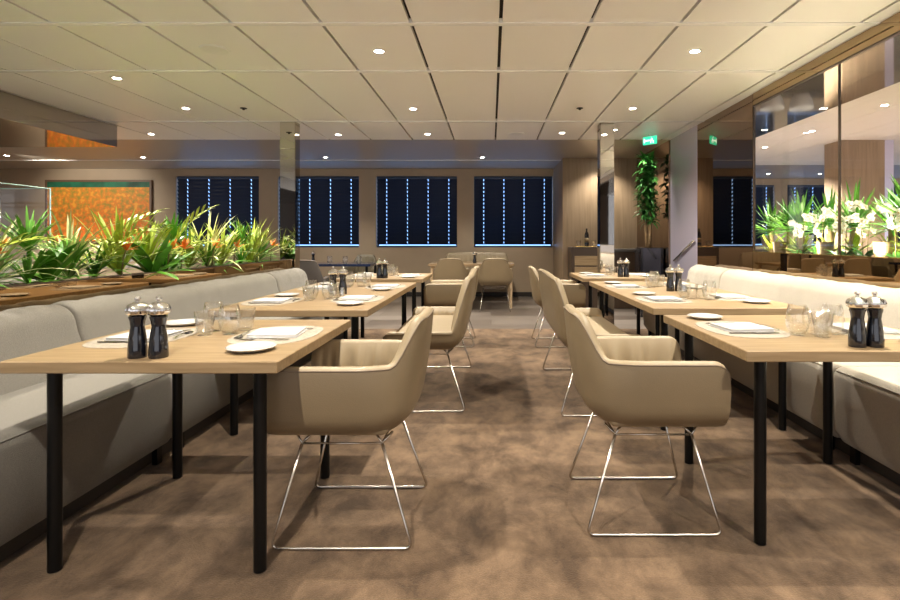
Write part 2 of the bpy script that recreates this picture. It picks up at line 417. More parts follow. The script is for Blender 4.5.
for i in range(3):
    t = thing('glass_partition', gl[i], 'glass panel', (2.605, (gy[i]+gy[i+1])/2, 1.037), 0, 'glass panels above the right banquette')
    h = (gy[i+1]-gy[i])/2
    build('glass_sheet', bx(0, .008, -h+.006, h-.006, 0.002, 1.428), 'pane', t)
    build('joint_strip', bx(-.004, .012, h-.006, h+.006, 0.002, 1.428), 'dkwood', t)

# ------------------------------------------------------------------ planters
t = thing('planter_box', 'long bronze clad planter of mixed greenery behind the left banquette', 'planter', (-2.62, 1.4, 0))
build('trough', bx(-.2, .18, -4.4, 4.98, .0, .88), 'dkwood', t)
build('bronze_front', bx(.185, .2, -4.4, 4.98, .70, .912), 'bronze', t)
build('edge_trim', bx(.184, .204, -4.4, 4.98, .912, .92), 'dkwood', t)
build('soil', bx(-.18, .17, -4.38, 4.96, .88, .89), 'soil', t)
t = thing('planter_box', 'long planter of yuccas and orchids behind the right glass panels', 'planter', (2.88, 1.4, .84))
build('trough', bx(-.22, .25, -4.4, 5.0, 0, .15), 'dkwood', t)
build('soil', bx(-.2, .23, -4.38, 4.98, .15, .165), 'soil', t)

def blade(bm, base, az, el, L, w, droop, n=6, fold=.25, twist=0):
    base = Vector(base); p = base.copy(); e = el
    side = Vector((-math.sin(az), math.cos(az), 0)); prev = None
    for i in range(n+1):
        t = i/n
        d = Vector((math.cos(az)*math.cos(e), math.sin(az)*math.cos(e), math.sin(e)))
        up = side.cross(d)
        ww = w*(math.sin(PI*min(1, (t*.85+.12)))**.7)*(1 if t < .99 else .05)
        a = bm.verts.new(p + side*ww - up*ww*fold*-1); c = bm.verts.new(p); b = bm.verts.new(p - side*ww + up*ww*fold)
        if prev:
            bm.faces.new((prev[0], prev[1], c, a)); bm.faces.new((prev[1], prev[2], b, c))
        prev = (a, c, b)
        p = p + d*(L/n); e -= droop/n
def rosette(bm, c, n, L, w, rnd, el=(.2, 1.4), droop=(.3, 1.2)):
    for i in range(n):
        blade(bm, c, rnd.uniform(0, 2*PI), rnd.uniform(*el), L*rnd.uniform(.7, 1.1), w*rnd.uniform(.7, 1.2), rnd.uniform(*droop))
def frond(bm, base, az, el, L, rnd, n=11, w=.010, leaf=.15, droop=1.0):
    p = Vector(base); e = el; pts = [p.copy()]
    for i in range(n):
        d = Vector((math.cos(az)*math.cos(e), math.sin(az)*math.cos(e), math.sin(e)))
        p = p + d*(L/n); e -= droop/n; pts.append(p.copy())
        if i > 2:
            ll = leaf*math.sin(PI*(i-1)/(n+1))**.6
            for s in (-1, 1): blade(bm, p, az + s*rnd.uniform(.7, 1.0), e+rnd.uniform(0, .4), ll, w, .8, n=3)
    tube(bm, pts, .003, 4)
def mk_grass(rnd, kind):
    root = thing('leafy_plant', '', 'plant')
    bm = B()
    if kind == 'spider': rosette(bm, (0, 0, .01), 46, .42, .008, rnd, (.5, 1.5), (.3, 1.5))
    elif kind == 'lime': rosette(bm, (0, 0, .01), 30, .40, .013, rnd, (.7, 1.5), (.1, .9))
    elif kind == 'palm':
        for i in range(6): frond(bm, (rnd.uniform(-.03, .03), rnd.uniform(-.04, .04), 0), rnd.uniform(0, 2*PI), rnd.uniform(.8, 1.4), rnd.uniform(.38, .6), rnd)
    elif kind == 'broad': rosette(bm, (0, 0, .0), 16, .34, .032, rnd, (.3, 1.35), (.3, 1.1))
    elif kind == 'tuft':
        tube(bm, [(0, 0, 0), (.005, 0, .18)], .011, 6); rosette(bm, (0, 0, .18), 44, .25, .010, rnd, (.3, 1.5), (.2, 1.1))
    m = {'spider': 'leaf_pale', 'lime': 'leaf_lime', 'palm': 'leaf_lime', 'broad': 'leaf', 'tuft': 'leaf'}[kind]
    build('leaves', bm, m, root, True)
    if kind in ('spider', 'tuft', 'palm'):
        bm = B(); rosette(bm, (0, 0, .01), 26, .28, .010, rnd, (.2, 1.3), (.3, 1.3)); build('under_leaves', bm, 'leaf', root, True)
    return root
kinds = {k: [Stock(lambda k=k, s=s: mk_grass(random.Random(s), k)) for s in (1, 2)] for k in ('spider', 'lime', 'palm', 'broad', 'tuft')}
knames = {'spider': 'pale striped spider plant', 'lime': 'lime green upright grass plant', 'palm': 'feathery small palm', 'broad': 'dark broad leaved plant', 'tuft': 'spiky tufted green plant'}
ordw = ['nearest the camera', 'second along', 'third along', 'fourth along', 'fifth along', 'sixth along', 'seventh along', 'eighth along', 'ninth along', 'tenth along']
seq = ['palm', 'broad', 'spider', 'tuft', 'broad', 'spider', 'palm', 'lime', 'broad', 'lime', 'palm', 'tuft', 'lime', 'spider', 'lime', 'broad', 'tuft', 'lime', 'spider', 'broad', 'lime']
cnt = {}
y = 2.45
for i, k in enumerate(seq):
    n = cnt.get(k, 0); cnt[k] = n+1
    o = kinds[k][n % 2].put((-2.62+R.uniform(-.09, .1), y, .89), R.uniform(0, 6.28), '%s in the left planter, %s of its kind' % (knames[k], ordw[n]), 'foliage plants in the left planter')
    s = R.uniform(.95, 1.2); o.scale = (s, s, s*1.15)
    y += .183
def mk_strel():
    root = thing('bird_of_paradise', '', 'flower'); rnd = random.Random(5)
    bm = B(); tube(bm, [(0, 0, 0), (.01, .0, .14), (.03, 0, .20)], .005, 6); build('stem', bm, 'stem', root, True)
    bm = B()
    for i in range(9): blade(bm, (.03, 0, .19), rnd.uniform(-1.9, 1.9), rnd.uniform(.2, 1.4), rnd.uniform(.07, .11), .012, .3, n=4)
    build('petals', bm, 'orange', root, True); return root
st = Stock(mk_strel)
fl = [(-2.52, 2.66, 'beside the nearest palm at the left frame edge'), (-2.5, 3.55, 'low between striped leaves near the painting'), (-2.48, 4.02, 'below the painting, brightest of the flowers'), (-2.47, 4.18, 'just right of the brightest flower'), (-2.5, 4.7, 'below the leftmost blind, nearer one'), (-2.5, 5.1, 'below the leftmost blind, farther one'), (-2.5, 5.95, 'close to the mirrored pillar')]
for x, y, l in fl: st.put((x, y, .89), R.uniform(-1, 1), 'orange bird of paradise flower, ' + l, 'orange flowers in the left planter')
# right planter
def mk_yucca(seed, pot):
    rnd = random.Random(seed); root = thing('yucca', '', 'plant')
    bm = B(); tube(bm, [(0, 0, 0), (.008, 0, .1), (0, .005, .2)], [.032, .03, .026], 10); build('trunk', bm, 'bark', root, True)
    bm = B(); rosette(bm, (0, 0, .19), 60, .30, .013, rnd, (-.1, 1.5), (.0, .5)); build('leaves', bm, 'leaf', root, True)
    bm = B(); rosette(bm, (0, 0, .02), 22, .19, .014, rnd, (.2, 1.3), (.3, 1.1)); build('low_leaves', bm, 'leaf_lime', root, True)
    return root
def mk_orchid(seed):
    rnd = random.Random(seed); root = thing('white_orchid', '', 'orchid')
    bm = B(); pts = []
    for i in range(10):
        t = i/9; pts.append(Vector((.02-.02*t, -.16*t*t, .42*math.sin(t*PI*.62)/1.0)))
    tube(bm, pts, .0035, 5)
    pts2 = [Vector((-p.x, -p.y*.8+.01, p.z*.85)) for p in pts]; tube(bm, pts2, .0035, 5)
    build('stems', bm, 'stem', root, True)
    for P in (pts[3:], pts2[3:]):
        for p in P:
            for q in range(2):
                fb = B(); cb = B()
                c = p + Vector((rnd.uniform(-.03, .03), rnd.uniform(-.03, .03), rnd.uniform(-.02, .02)))
                n = Vector((-1, rnd.uniform(-1.3, .2), rnd.uniform(-.3, .5))).normalized(); u = n.orthogonal().normalized(); v = n.cross(u)
                mid = fb.verts.new(c)
                for k in range(5):
                    a = 2*PI*k/5 + rnd.uniform(-.1, .1); d = (u*math.cos(a) + v*math.sin(a)); s = n.cross(d); r = .029
                    fb.faces.new([mid, fb.verts.new(c + d*r*.55 + s*r*.42 + n*.004), fb.verts.new(c + d*r + n*.002), fb.verts.new(c + d*r*.55 - s*r*.42 + n*.004)])
                f = build('flower', fb, 'petal', root)
                bmesh.ops.create_icosphere(cb, subdivisions=1, radius=.005, matrix=Matrix.Translation(c+n*.004)); build('flower_centre', cb, 'petal_c', f, True)
    bm = B(); rosette(bm, (0, 0, 0), 9, .17, .028, rnd, (.3, 1.2), (.6, 1.4)); build('leaves', bm, 'leaf_dark', root, True)
    return root
yk = [Stock(lambda s=s: mk_yucca(s, 0)) for s in (11, 12)]; ok = [Stock(lambda s=s: mk_orchid(s)) for s in (21, 22)]
ys = [5.5, 5.22, 4.98, 4.62, 4.25, 3.9, 3.62, 3.38, 3.1, 2.7, 2.35, 2.0]
yl = ['farthest, against the bronze mirror edge', 'second from the bronze mirror', 'third from the bronze mirror', 'fourth from the bronze mirror', 'behind the first cluster of orchids', 'behind the middle orchids', 'just before the oak column', 'in front of the oak column', 'at the right frame edge', 'beyond the right frame edge', 'tenth', 'eleventh']
for i, y in enumerate(ys[:9]):
    o = yk[i % 2].put((2.94+.04*(i % 2), y, 1.005), R.uniform(0, 6), 'spiky green yucca behind glass, ' + yl[i], 'yuccas in the right planter'); s = R.uniform(1.1, 1.25); o.scale = (s*.8, s, s*1.05)
olab = ['first from the bronze mirror', 'second from the bronze mirror', 'third from the bronze mirror', 'fourth from the bronze mirror', 'largest spray, before the oak column', 'nearest the right frame edge']
for i, (y, s) in enumerate([(4.78, .85), (4.5, .95), (4.2, 1.0), (3.95, .9), (3.62, 1.05), (3.2, .9)]):
    o = ok[i % 2].put((2.82, y, 1.005), R.uniform(-.3, .3), 'white orchid behind glass, ' + olab[i], 'white orchids in the right planter'); o.scale = (s, s, s)
pk = Stock(lambda: (lambda r: (build('pot_body', lathe(B(), [(0, 0), (.05, 0), (.065, .13), (.06, .13), (.055, .12), (0, .12)], 16), 'tanpot', r, True, angle=40), r)[1])(thing('flower_pot', '', 'pot')))
for i, (y, l) in enumerate([(5.09, 'near the bronze mirror'), (4.4, 'below the orchids'), (3.75, 'left of the oak column')]): pk.put((2.80, y, 1.005), 0, 'tan flower pot among the yuccas, ' + l, 'tan flower pots')
# far room white pots on a sideboard
tag(build('sideboard', bx(-1, 1, -.25, .25, 0, .95, .01), 'dkwood', None, loc=(6.3, 11.2, 0)), 'dark sideboard in the adjoining room under the white pots', 'sideboard')
wp = Stock(lambda: (lambda r: (build('pot_body', lathe(B(), [(0, 0), (.14, 0), (.2, .12), (.235, .3), (.215, .3), (.18, .13), (0, .1)], 24), 'whitepot', r, True, angle=40), r)[1])(thing('white_pot', '', 'pot')))
wp.put((6.0, 11.2, .95), 0, 'large white round pot reflected above the glass, left one', 'large white pots')
wp.put((6.62, 11.2, .95), 0, 'large white round pot reflected above the glass, right one', 'large white pots')

# tall plant in a black box planter
t = thing('tall_planter', 'tall black box planter holding the tall green plant', 'planter', (2.40, 7.98, 0))
build('box_body', bx(-.17, .17, -.17, .17, 0, 1.03, .005), 'lacquer', t); build('soil', bx(-.15, .15, -.15, .15, 1.03, 1.035), 'soil', t)
t = thing('tall_plant', 'tall dark green leafy plant beside the steel pillar', 'plant', (2.40, 7.98, 1.035))
rnd = random.Random(3); bmt = B(); bml = B()
for (dx, dy, h) in ((-.05, 0, .75), (.04, .04, .95), (0, -.06, .55)):
    tube(bmt, [(dx*.5, dy*.5, 0), (dx, dy, h*.5), (dx*1.3, dy, h)], [.028, .024, .015], 8)
    for q in range(6):
        for k in range(34):
            az = rnd.uniform(0, 2*PI); L = rnd.uniform(.15, .27)
            if math.cos(az)*L > .14: L = .13
            blade(bml, (dx*1.2, dy, (.5-.1*(h < .6)) + q*.82/5), az, rnd.uniform(-.2, 1.2), L, .02, rnd.uniform(.6, 1.8), n=5)
build('trunks', bmt, 'bark', t, True); build('leaves', bml, 'leaf_dark', t, True)

# ------------------------------------------------------------------ banquettes
def sm(a, b, x):
    t = max(0, min(1, (x-a)/(b-a))); return t*t*(3-2*t)
def inset(prof, d):
    cx = sum(p[0] for p in prof)/len(prof); cz = sum(p[1] for p in prof)/len(prof)
    out = []
    for x, z in prof:
        v = Vector((x-cx, z-cz)); L = v.length; v = v*(max(0, L-d)/L); out.append((cx+v.x, cz+v.y))
    return out
def arcp(c, r, a0, a1, n=6): return [(c[0]+r*math.cos(math.radians(a0+(a1-a0)*i/n)), c[1]+r*math.sin(math.radians(a0+(a1-a0)*i/n))) for i in range(n+1)]
def banquette(label, s, xf, y0, y1, group, zt=.73):
    """ local x grows away from the aisle; s = -1 for the left row """
    t = thing('banquette', label, 'banquette', (xf, (y0+y1)/2, 0), 0, group); h = (y1-y0)/2
    seat = arcp((.055, .425), .055, 180, 90) + [(.3, .483), (.52, .475), (.56, .44), (.56, .085), (.05, .085), (.012, .14)]
    back = [(.47, .30), (.46, .44)] + [(.475, .50), (.53, .66)] + arcp((.665, zt), .125, 165, 20, 10) + [(.795, zt), (.80, .30)]
    fm = 'fabric' if s < 0 else 'fabric_lit'
    def L(prof, ins):
        sec = []
        for (yy, d) in ins:
            cr = .0035*math.sin(yy*19+1.3*math.sin(yy*5)) + .002*math.sin(yy*47+2)
            sec.append([(s*(x + (cr*sm(.6, .8, z) if z > .6 else 0)), yy, z + (cr*sm(.72, .84, z) if z > .6 else 0)) for x, z in inset(prof, d)])
        return loft(B(), sec)
    def ins(h): return [(-h+.003, .03), (-h+.008, .012), (-h+.02, .003), (-h+.04, 0)] + [(-h+.04+(2*h-.08)*k/60, 0) for k in range(1, 60)] + [(h-.04, 0), (h-.02, .003), (h-.008, .012), (h-.003, .03)]
    def insb(h):
        return ins(h)
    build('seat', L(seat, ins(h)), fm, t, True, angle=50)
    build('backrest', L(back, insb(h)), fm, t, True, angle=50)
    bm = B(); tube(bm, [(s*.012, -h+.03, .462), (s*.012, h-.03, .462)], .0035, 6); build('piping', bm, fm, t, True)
    bm = box(B(), *sorted((s*.075, s*.76)), -h, h, 0.015, .085); build('plinth', bm, 'plinth', t)
    for yy in (-h+.1, h-.1): build('foot', bx(*sorted((s*.05, s*.075)), yy-.02, yy+.02, 0, .085), 'black', t)
    return t
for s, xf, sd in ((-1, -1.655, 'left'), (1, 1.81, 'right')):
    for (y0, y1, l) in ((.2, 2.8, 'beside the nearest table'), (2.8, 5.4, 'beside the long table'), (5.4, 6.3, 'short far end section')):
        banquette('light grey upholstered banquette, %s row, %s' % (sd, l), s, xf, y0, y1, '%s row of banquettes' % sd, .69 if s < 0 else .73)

# ------------------------------------------------------------------ tables
def table(label, x0, x1, y0, y1, top='table', leg=.022, inx=.1, lm='black', th=.04, group='oak dining tables', lt=None):
    cx, cy = (x0+x1)/2, (y0+y1)/2; hx, hy = (x1-x0)/2, (y1-y0)/2
    t = thing('dining_table', label, 'table', (cx, cy, 0), 0, group)
    build('tabletop', bx(-hx, hx, -hy, hy, .75-th, .75, .003, seg=1), top, t)
    for a in (-1, 1):
        for b in (-1, 1):
            bm = B(); x, y = a*(hx-inx), b*(hy-inx)
            tube(bm, [(x, y, .004), (x, y, .75-th)], leg, 16); build('leg', bm, lm, t, True, angle=50)
    return t
table('oak dining table with black legs, nearest on the left', -1.617, -.703, 1.726, 2.64)
table('long oak dining table with black legs in the middle of the left row', -1.617, -.703, 3.0, 4.95)
table('oak dining table with black legs, farthest of the left row', -1.617, -.703, 5.38, 6.3)
table('oak dining table with black legs, nearest on the right', .92, 1.835, 1.89, 2.805)
table('long oak dining table with black legs in the middle of the right row', .95, 1.865, 3.08, 5.08)
table('oak dining table with black legs, farthest of the right row', .96, 1.875, 5.5, 6.42)
table('oak table with wooden legs below the windows at the back', -1.05, .39, 8.75, 9.55, leg=.028, inx=.06, lm='table2', group='back tables')
table('blue black table at the back left below a blind', -3.25, -2.0, 8.7, 9.5, top='bluetop', inx=.08, group='back tables')

# ------------------------------------------------------------------ chairs
def make_seat(name, cat, hw, arm_z, back_z, outer='leather', inner='leather_in', runner=.243, double=False):
    root = thing(name, '', cat)
    # plan path of the shell, front is -x
    plan = []
    xf = -.275; x0 = .02; a = .235; n = 3.2 if not double else 7
    armx = [xf, xf+.006, xf+.018, xf+.035, xf+.06, xf+.10, xf+.15, xf+.2, xf+.25]
    for x in armx: plan.append((x, -hw))
    NA = 34 if not double else 60
    for i in range(NA+1):
        th = -PI/2 + PI*i/NA; c, s_ = math.cos(th), math.sin(th)
        plan.append((x0 + a*abs(c)**(2/n), hw*math.copysign(abs(s_)**(2/n), s_)))
    for x in reversed(armx): plan.append((x, hw))
    P = []
    for p in plan:
        if not P or (Vector(p)-Vector(P[-1])).length > .004: P.append(p)
    Q = [P[0]]
    for p, q in zip(P, P[1:]):
        n_ = max(1, int((Vector(q)-Vector(p)).length/.012))
        for k in range(1, n_+1): Q.append((p[0]+(q[0]-p[0])*k/n_, p[1]+(q[1]-p[1])*k/n_))
    P = Q
    N = len(P); nr = []; arc = [0]
    for i in range(N):
        q0 = Vector(P[max(0, i-1)]); q1 = Vector(P[min(N-1, i+1)]); d = (q1-q0).normalized(); nr.append(Vector((d.y, -d.x)))
        if i: arc.append(arc[-1] + (Vector(P[i])-Vector(P[i-1])).length)
    zb = .41
    def H(i):
        x, y = P[i]
        k = sm(.165, .24, x)
        h = arm_z + (back_z-arm_z)*k
        h -= .02*k*(abs(y)/hw)**2
        rr = .055; t = (xf+rr-x)/rr
        if t > 0: h -= rr*(1-math.sqrt(max(0, 1-t*t)))
        if arm_z > .6: h += .018*sm(.0, xf, x)*0
        return h
    def pt(i, off, z):
        x, y = P[i]; nx, ny = nr[i]
        k = sm(.06, .235, x); lean = .058*k*max(0, (z-.45)/.43)
        inward = .045*max(0, (z-.5)/.4)*k    # back narrows a little to the top
        yy = y - ny*off
        if hw > 0: yy *= (1 - inward/hw)
        return Vector((x - nx*off + lean, yy, z))
    rows = []
    rr, rz = .11, .11
    for k in range(7):
        ph = PI/2*k/6; rows.append(lambda i, ph=ph: pt(i, rr*(1-math.sin(ph)), zb + rz*(1-math.cos(ph))))
    for k in range(1, 8):
        t = k/8; rows.append(lambda i, t=t: pt(i, -.006*math.sin(t*PI), zb+rz + (H(i)-zb-rz)*t))
    outer_rows = len(rows)
    th = .042
    for k in range(6):
        ph = PI*k/5; rows.append(lambda i, ph=ph: pt(i, th/2*(1-math.cos(ph)), H(i)-.012 + .012*math.sin(ph)))
    bm = B(); ring = [[bm.verts.new(f(i)) for i in range(N)] for f in rows[:outer_rows+1]]
    for a_, b_ in zip(ring, ring[1:]):
        for i in range(N-1): bm.faces.new((a_[i], a_[i+1], b_[i+1], b_[i]))
    bm.faces.new(ring[0])
    # close the front under the seat and the arm fronts
    build('shell', bm, outer, root, True, angle=60)
    s = root.children if False else None
    bm = B(); ins = []
    for f in rows[outer_rows:]: ins.append([f(i) for i in range(N)])
    for k in range(1, 12):
        t = k/11
        row = []
        for i in range(N):
            z = (H(i)-.012)*(1-t) + .43*t
            env = math.sin(PI*min(1, t*1.0))*(.35+.65*t)
            rip = (.015 if not double else .007)*env*(math.sin(arc[i]*105+2*math.sin(arc[i]*31)) + .5*math.sin(arc[i]*61+t*3))
            row.append(pt(i, th + .022*math.sin(t*PI)**.8 + .018*t + rip, z))
        ins.append(row)
    R2 = [[bm.verts.new(p) for p in r] for r in ins]
    for a_, b_ in zip(R2, R2[1:]):
        for i in range(N-1): bm.faces.new((a_[i], a_[i+1], b_[i+1], b_[i]))
    pad = build('padding', bm, inner, root, True)
    # arm fronts: a closing panel each side
    bm = B()
    for i in (0, N-1):
        outs = [rows[k](i) for k in range(outer_rows+1)]
        inn = [ins[k][i] for k in range(len(ins))]
        loop = outs + inn[1:]
        vs = [bm.verts.new(p) for p in loop]; bm.faces.new(vs)
        ex = [bm.verts.new(p + Vector((.012, 0, 0))) for p in loop]; bm.faces.new(ex[::-1])
        for q in range(len(vs)): bm.faces.new((vs[q], vs[(q+1) % len(vs)], ex[(q+1) % len(vs)], ex[q]))
    bmesh.ops.triangulate(bm, faces=[f for f in bm.faces if len(f.verts) > 4])
    build('arm_fronts', bm, outer, root)
    # seat cushion
    def cush(x0, x1, y0, y1):
        bm = bx(x0, x1, y0, y1, zb+.004, .475, .026, seg=4)
        for v in bm.verts:
            if v.co.z > .46: v.co.z += .012*(1-((v.co.y-(y0+y1)/2)/((y1-y0)/2))**2)
        return bm
    w = hw-.052
    if double:
        build('seat_cushion', cush(xf-.005, .175, -w, w), inner, root, True)
    else: build('seat_cushion', cush(xf-.005, .17, -w, w), inner, root, True)
    # piping round the rim
    bm = B(); tube(bm, [pt(i, -.001, H(i)-.012) for i in range(N)], .0032, 6); build('piping', bm, 'piping', pad, True)
    # steel wire base
    for sgn in (-1, 1):
        bm = B(); y = sgn*runner; yt = sgn*(runner-.055)
        A = Vector((-.165, yt, .375)); Bv = Vector((.14, yt, .375)); C = Vector((.262, y, .006)); D = Vector((-.262, y, .006))
        tube(bm, fillet([A, D, C, Bv], .03, 5), .0058, 8)
        build('runner', bm, 'steel', root, True)
        bm = B(); tube(bm, [A, Bv], .004, 6)
        for p in (A, Bv):
            tube(bm, [p, p + Vector((-.035, sgn*-.03, .035))], .005, 6); tube(bm, [p, p + Vector((.035, sgn*-.03, .035))], .005, 6)
        build('side_brace', bm, 'steel', root, True)
    bm = B()
    for x in (-.165, .14): tube(bm, [(x, -(runner-.055), .375), (x, runner-.055, .375)], .005, 6)
    build('cross_brace', bm, 'steel', root, True)
    return root
chair = Stock(lambda: make_seat('dining_armchair', 'chair', .285, .685, .862))
bench = Stock(lambda: make_seat('double_bench', 'bench', .675, .545, .915, runner=.61, double=True))
G = 'tan leather armchairs'
chair.put((-.555, 2.19, 0), 0, 'tan leather armchair on steel runners, nearest on the left', G)
chair.put((-.44, 5.88, 0), 0, 'tan leather armchair at the farthest table of the left row', G)
chair.put((.635, 2.28, 0), PI, 'tan leather armchair on steel runners, nearest on the right', G)
chair.put((.73, 5.86, 0), PI, 'tan leather armchair at the farthest table of the right row', G)
chair.put((-.65, 8.62, 0), -PI/2, 'tan armchair seen from behind at the back table, left one', G)
chair.put((.065, 8.62, 0), -PI/2, 'tan armchair seen from behind at the back table, right one', G)
bench.put((-.435, 4.12, 0), 0, 'wide tan leather two seat bench at the long left table', 'two seat benches')
bench.put((.715, 4.03, 0), PI, 'wide tan leather two seat bench at the long right table', 'two seat benches')
bench.put((-.28, 10.02, 0), PI/2, 'wide tan bench against the window wall behind the back table', 'two seat benches')
dark = Stock(lambda: make_seat('dark_armchair', 'chair', .285, .60, .87, 'charcoal', 'charcoal'))
dark.put((-2.72, 7.75, 0), -PI/2+.2, 'charcoal armchair at the back left beyond the banquette end')
olive = Stock(lambda: make_seat('olive_armchair', 'chair', .285, .66, .87, 'greenchair', 'greenchair'))
olive.put((-2.45, 10.0, 0), PI/2, 'olive armchair behind the blue black table')

# ------------------------------------------------------------------ table ware
def one(name, cat, bmf, mat, smooth=True, angle=40):
    def f():
        o = build(name, bmf(), mat, None, smooth, angle=angle); o['category'] = cat; return o
    return Stock(f)
def mat_bm():
    bm = B(); n = 40; prof = []
    sec = []
    for z, sc_ in ((0, 1), (.0015, 1)):
        sec.append([(.165*sc_*math.copysign(abs(math.cos(2*PI*i/n))**.75, math.cos(2*PI*i/n)), .225*sc_*math.copysign(abs(math.sin(2*PI*i/n))**.75, math.sin(2*PI*i/n)), z) for i in range(n)])
    return loft(bm, sec)
def napkin_bm():
    bm = B()
    for k, (w, l) in enumerate(((.1, .1), (.098, .098), (.1, .097))):
        b2 = box(bm, -w+.003*k, w, -l, l-.004*k, .0005+.0045*k, .0045+.0045*k, .0018, seg=1)
    for v in bm.verts: v.co.z += .002*math.sin(v.co.x*30)*math.sin(v.co.y*25) * (v.co.z > .004)
    return bm
def plate_bm(r=.085): return lathe(B(), [(0, .004), (r*.55, .004), (r*.6, 0), (r*.65, 0), (r*.97, .012), (r, .015), (r*.97, .0165), (r*.62, .008), (0, .007)], 36)
def spoon_bm():
    bm = B(); sec = []
    for t, w, z in ((-.075, .0045, .004), (-.07, .006, .0035), (-.03, .0035, .005), (.02, .0028, .008), (.04, .004, .006), (.05, .011, .003), (.062, .0165, .0015), (.078, .0175, .001), (.09, .012, .002), (.097, .004, .004)):
        sec.append([(w, t, z+.0012), (0, t, z + (.0002 if t > .045 else .0018)), (-w, t, z+.0012), (0, t, z-.001)])
    return loft(bm, sec)
def knife_bm():
    bm = B(); sec = []
    for t, w in ((-.105, .005), (-.1, .0065), (-.02, .0045), (-.005, .0045), (.01, .008), (.07, .009), (.1, .006), (.108, .0015)):
        sec.append([(w, t, .0035), (0, t, .0052 if t < 0 else .004), (-w, t, .0035), (0, t, .0006)])
    return loft(bm, sec)
def fork_bm():
    bm = B(); sec = []
    for t, w, z in ((-.1, .0045, .003), (-.09, .006, .003), (-.03, .0035, .004), (.03, .003, .006), (.045, .009, .003), (.055, .0115, .002)):
        sec.append([(w, t, z+.001), (0, t, z+.002), (-w, t, z+.001), (0, t, z-.001)])
    loft(bm, sec)
    for x in (-.0095, -.0032, .0032, .0095): tube(bm, [(x, .054, .002), (x, .08, .0015), (x*.9, .1, .004)], [.0018, .0016, .0008], 5)
    return bm
def wine_bm(): return lathe(B(), [(0, .002), (.028, 0), (.03, .003), (.043, .034), (.046, .056), (.042, .09), (.034, .126), (.0325, .126), (.040, .09), (.044, .056), (.04, .032), (.026, .008), (0, .007)], 28)
def tumbler_bm(): return lathe(B(), [(0, .0), (.029, 0), (.031, .003), (.040, .098), (.0385, .098), (.029, .012), (0, .012)], 28)
placemat = one('placemat', 'placemat', mat_bm, 'mat', False)
napkin = one('napkin', 'napkin', napkin_bm, 'linen')
plate = one('side_plate', 'plate', plate_bm, 'china')
spoon = one('spoon', 'spoon', spoon_bm, 'cutlery'); knife = one('knife', 'knife', knife_bm, 'cutlery'); fork = one('fork', 'fork', fork_bm, 'cutlery')
wine = one('wine_glass', 'glass', wine_bm, 'glass', angle=None); tumbler = one('tumbler', 'glass', tumbler_bm, 'glass', angle=None)
def mk_mill():
    r = thing('pepper_mill', '', 'pepper mill')
    build('body', lathe(B(), [(0, 0), (.029, 0), (.0305, .004), (.030, .03), (.0265, .07), (.021, .105), (.0235, .125), (.027, .136), (.027, .142), (0, .142)], 28), 'lacquer', r, True, angle=50)
    cap = build('cap', lathe(B(), [(0, .143), (.024, .143), (.034, .152), (.0355, .163), (.030, .177), (.016, .186), (.006, .188), (0, .188)], 48, flute=.07, fl_n=10, fl_rng=(.15, .18)), 'chrome', r, True)
    build('knob', lathe(B(), [(0, .187), (.005, .187), (.0055, .191), (.0095, .197), (.0095, .201), (.005, .207), (0, .208)], 16), 'chrome', cap, True)
    return r
mill = Stock(mk_mill)
def at(cx, cy, rot, dx, dy): c, s_ = math.cos(rot), math.sin(rot); return cx + dx*c - dy*s_, cy + dx*s_ + dy*c
TZ = .7502
def setting(cx, cy, rot, where, jit, glasses=((.17, -.15), (.27, -.12))):
    def put(st, dx, dy, z, rz, txt, grp):
        x, y = at(cx, cy, rot, dx, dy); st.put((x, y, z), rot+rz, '%s, %s' % (txt, where), grp)
    put(placemat, 0, 0, TZ, 0, 'pale oval placemat', 'placemats')
    put(napkin, 0, .0, TZ+.0018, jit, 'folded white napkin', 'napkins')
    put(fork, .0, .135, TZ+.0018, -PI/2, 'steel fork', 'forks')
    put(knife, .0, -.125, TZ+.0018, -PI/2, 'steel knife', 'knives')
    put(spoon, .135, .02, TZ+.0022, .15, 'steel dessert spoon', 'spoons')
    put(plate, -.03, .315, TZ, 0, 'white side plate', 'side plates')
    put(wine, glasses[0][0], glasses[0][1], TZ, 0, 'stemless wine glass', 'wine glasses')
    put(tumbler, glasses[1][0], glasses[1][1], TZ, 0, 'water tumbler', 'tumblers')
gl_l = ((.215, -.02), (.19, -.115))
gl_b = ((.20, .15), (.215, .05))
setting(-.90, 2.22, PI, 'nearest left table, aisle side', .12, gl_l)
setting(-1.42, 2.16, 0, 'nearest left table, banquette side', -.05, gl_b)
setting(-.90, 3.56, PI, 'long left table, aisle side, nearer seat', .05, ((.2, -.0), (.2, -.1)))
setting(-1.42, 3.42, 0, 'long left table, banquette side, nearer seat', .03, gl_b)
setting(-.90, 4.5, PI, 'long left table, aisle side, farther seat', -.04, gl_l)
setting(-1.42, 4.38, 0, 'long left table, banquette side, farther seat', .06, gl_b)
setting(-.90, 5.87, PI, 'far left table, aisle side', .04, gl_l)
setting(-1.42, 5.80, 0, 'far left table, banquette side', .04, gl_b)
setting(1.12, 2.36, 0, 'nearest right table, aisle side', .08, ((.17, -.15), (.27, -.13)))
setting(1.64, 2.33, PI, 'nearest right table, banquette side', -.03, ((.19, .1), (.27, .16)))
setting(1.15, 3.52, 0, 'long right table, aisle side, nearer seat', .03, gl_b)
setting(1.66, 3.66, PI, 'long right table, banquette side, nearer seat', .05, gl_b)
setting(1.15, 4.5, 0, 'long right table, aisle side, farther seat', -.04, ((.19, -.1), (.25, -.02)))
setting(1.66, 4.65, PI, 'long right table, banquette side, farther seat', .02, ((.22, .02), (.2, .12)))
setting(1.16, 5.90, 0, 'far right table, aisle side', .03, gl_b)
setting(1.68, 6.0, PI, 'far right table, banquette side', -.03, gl_b)
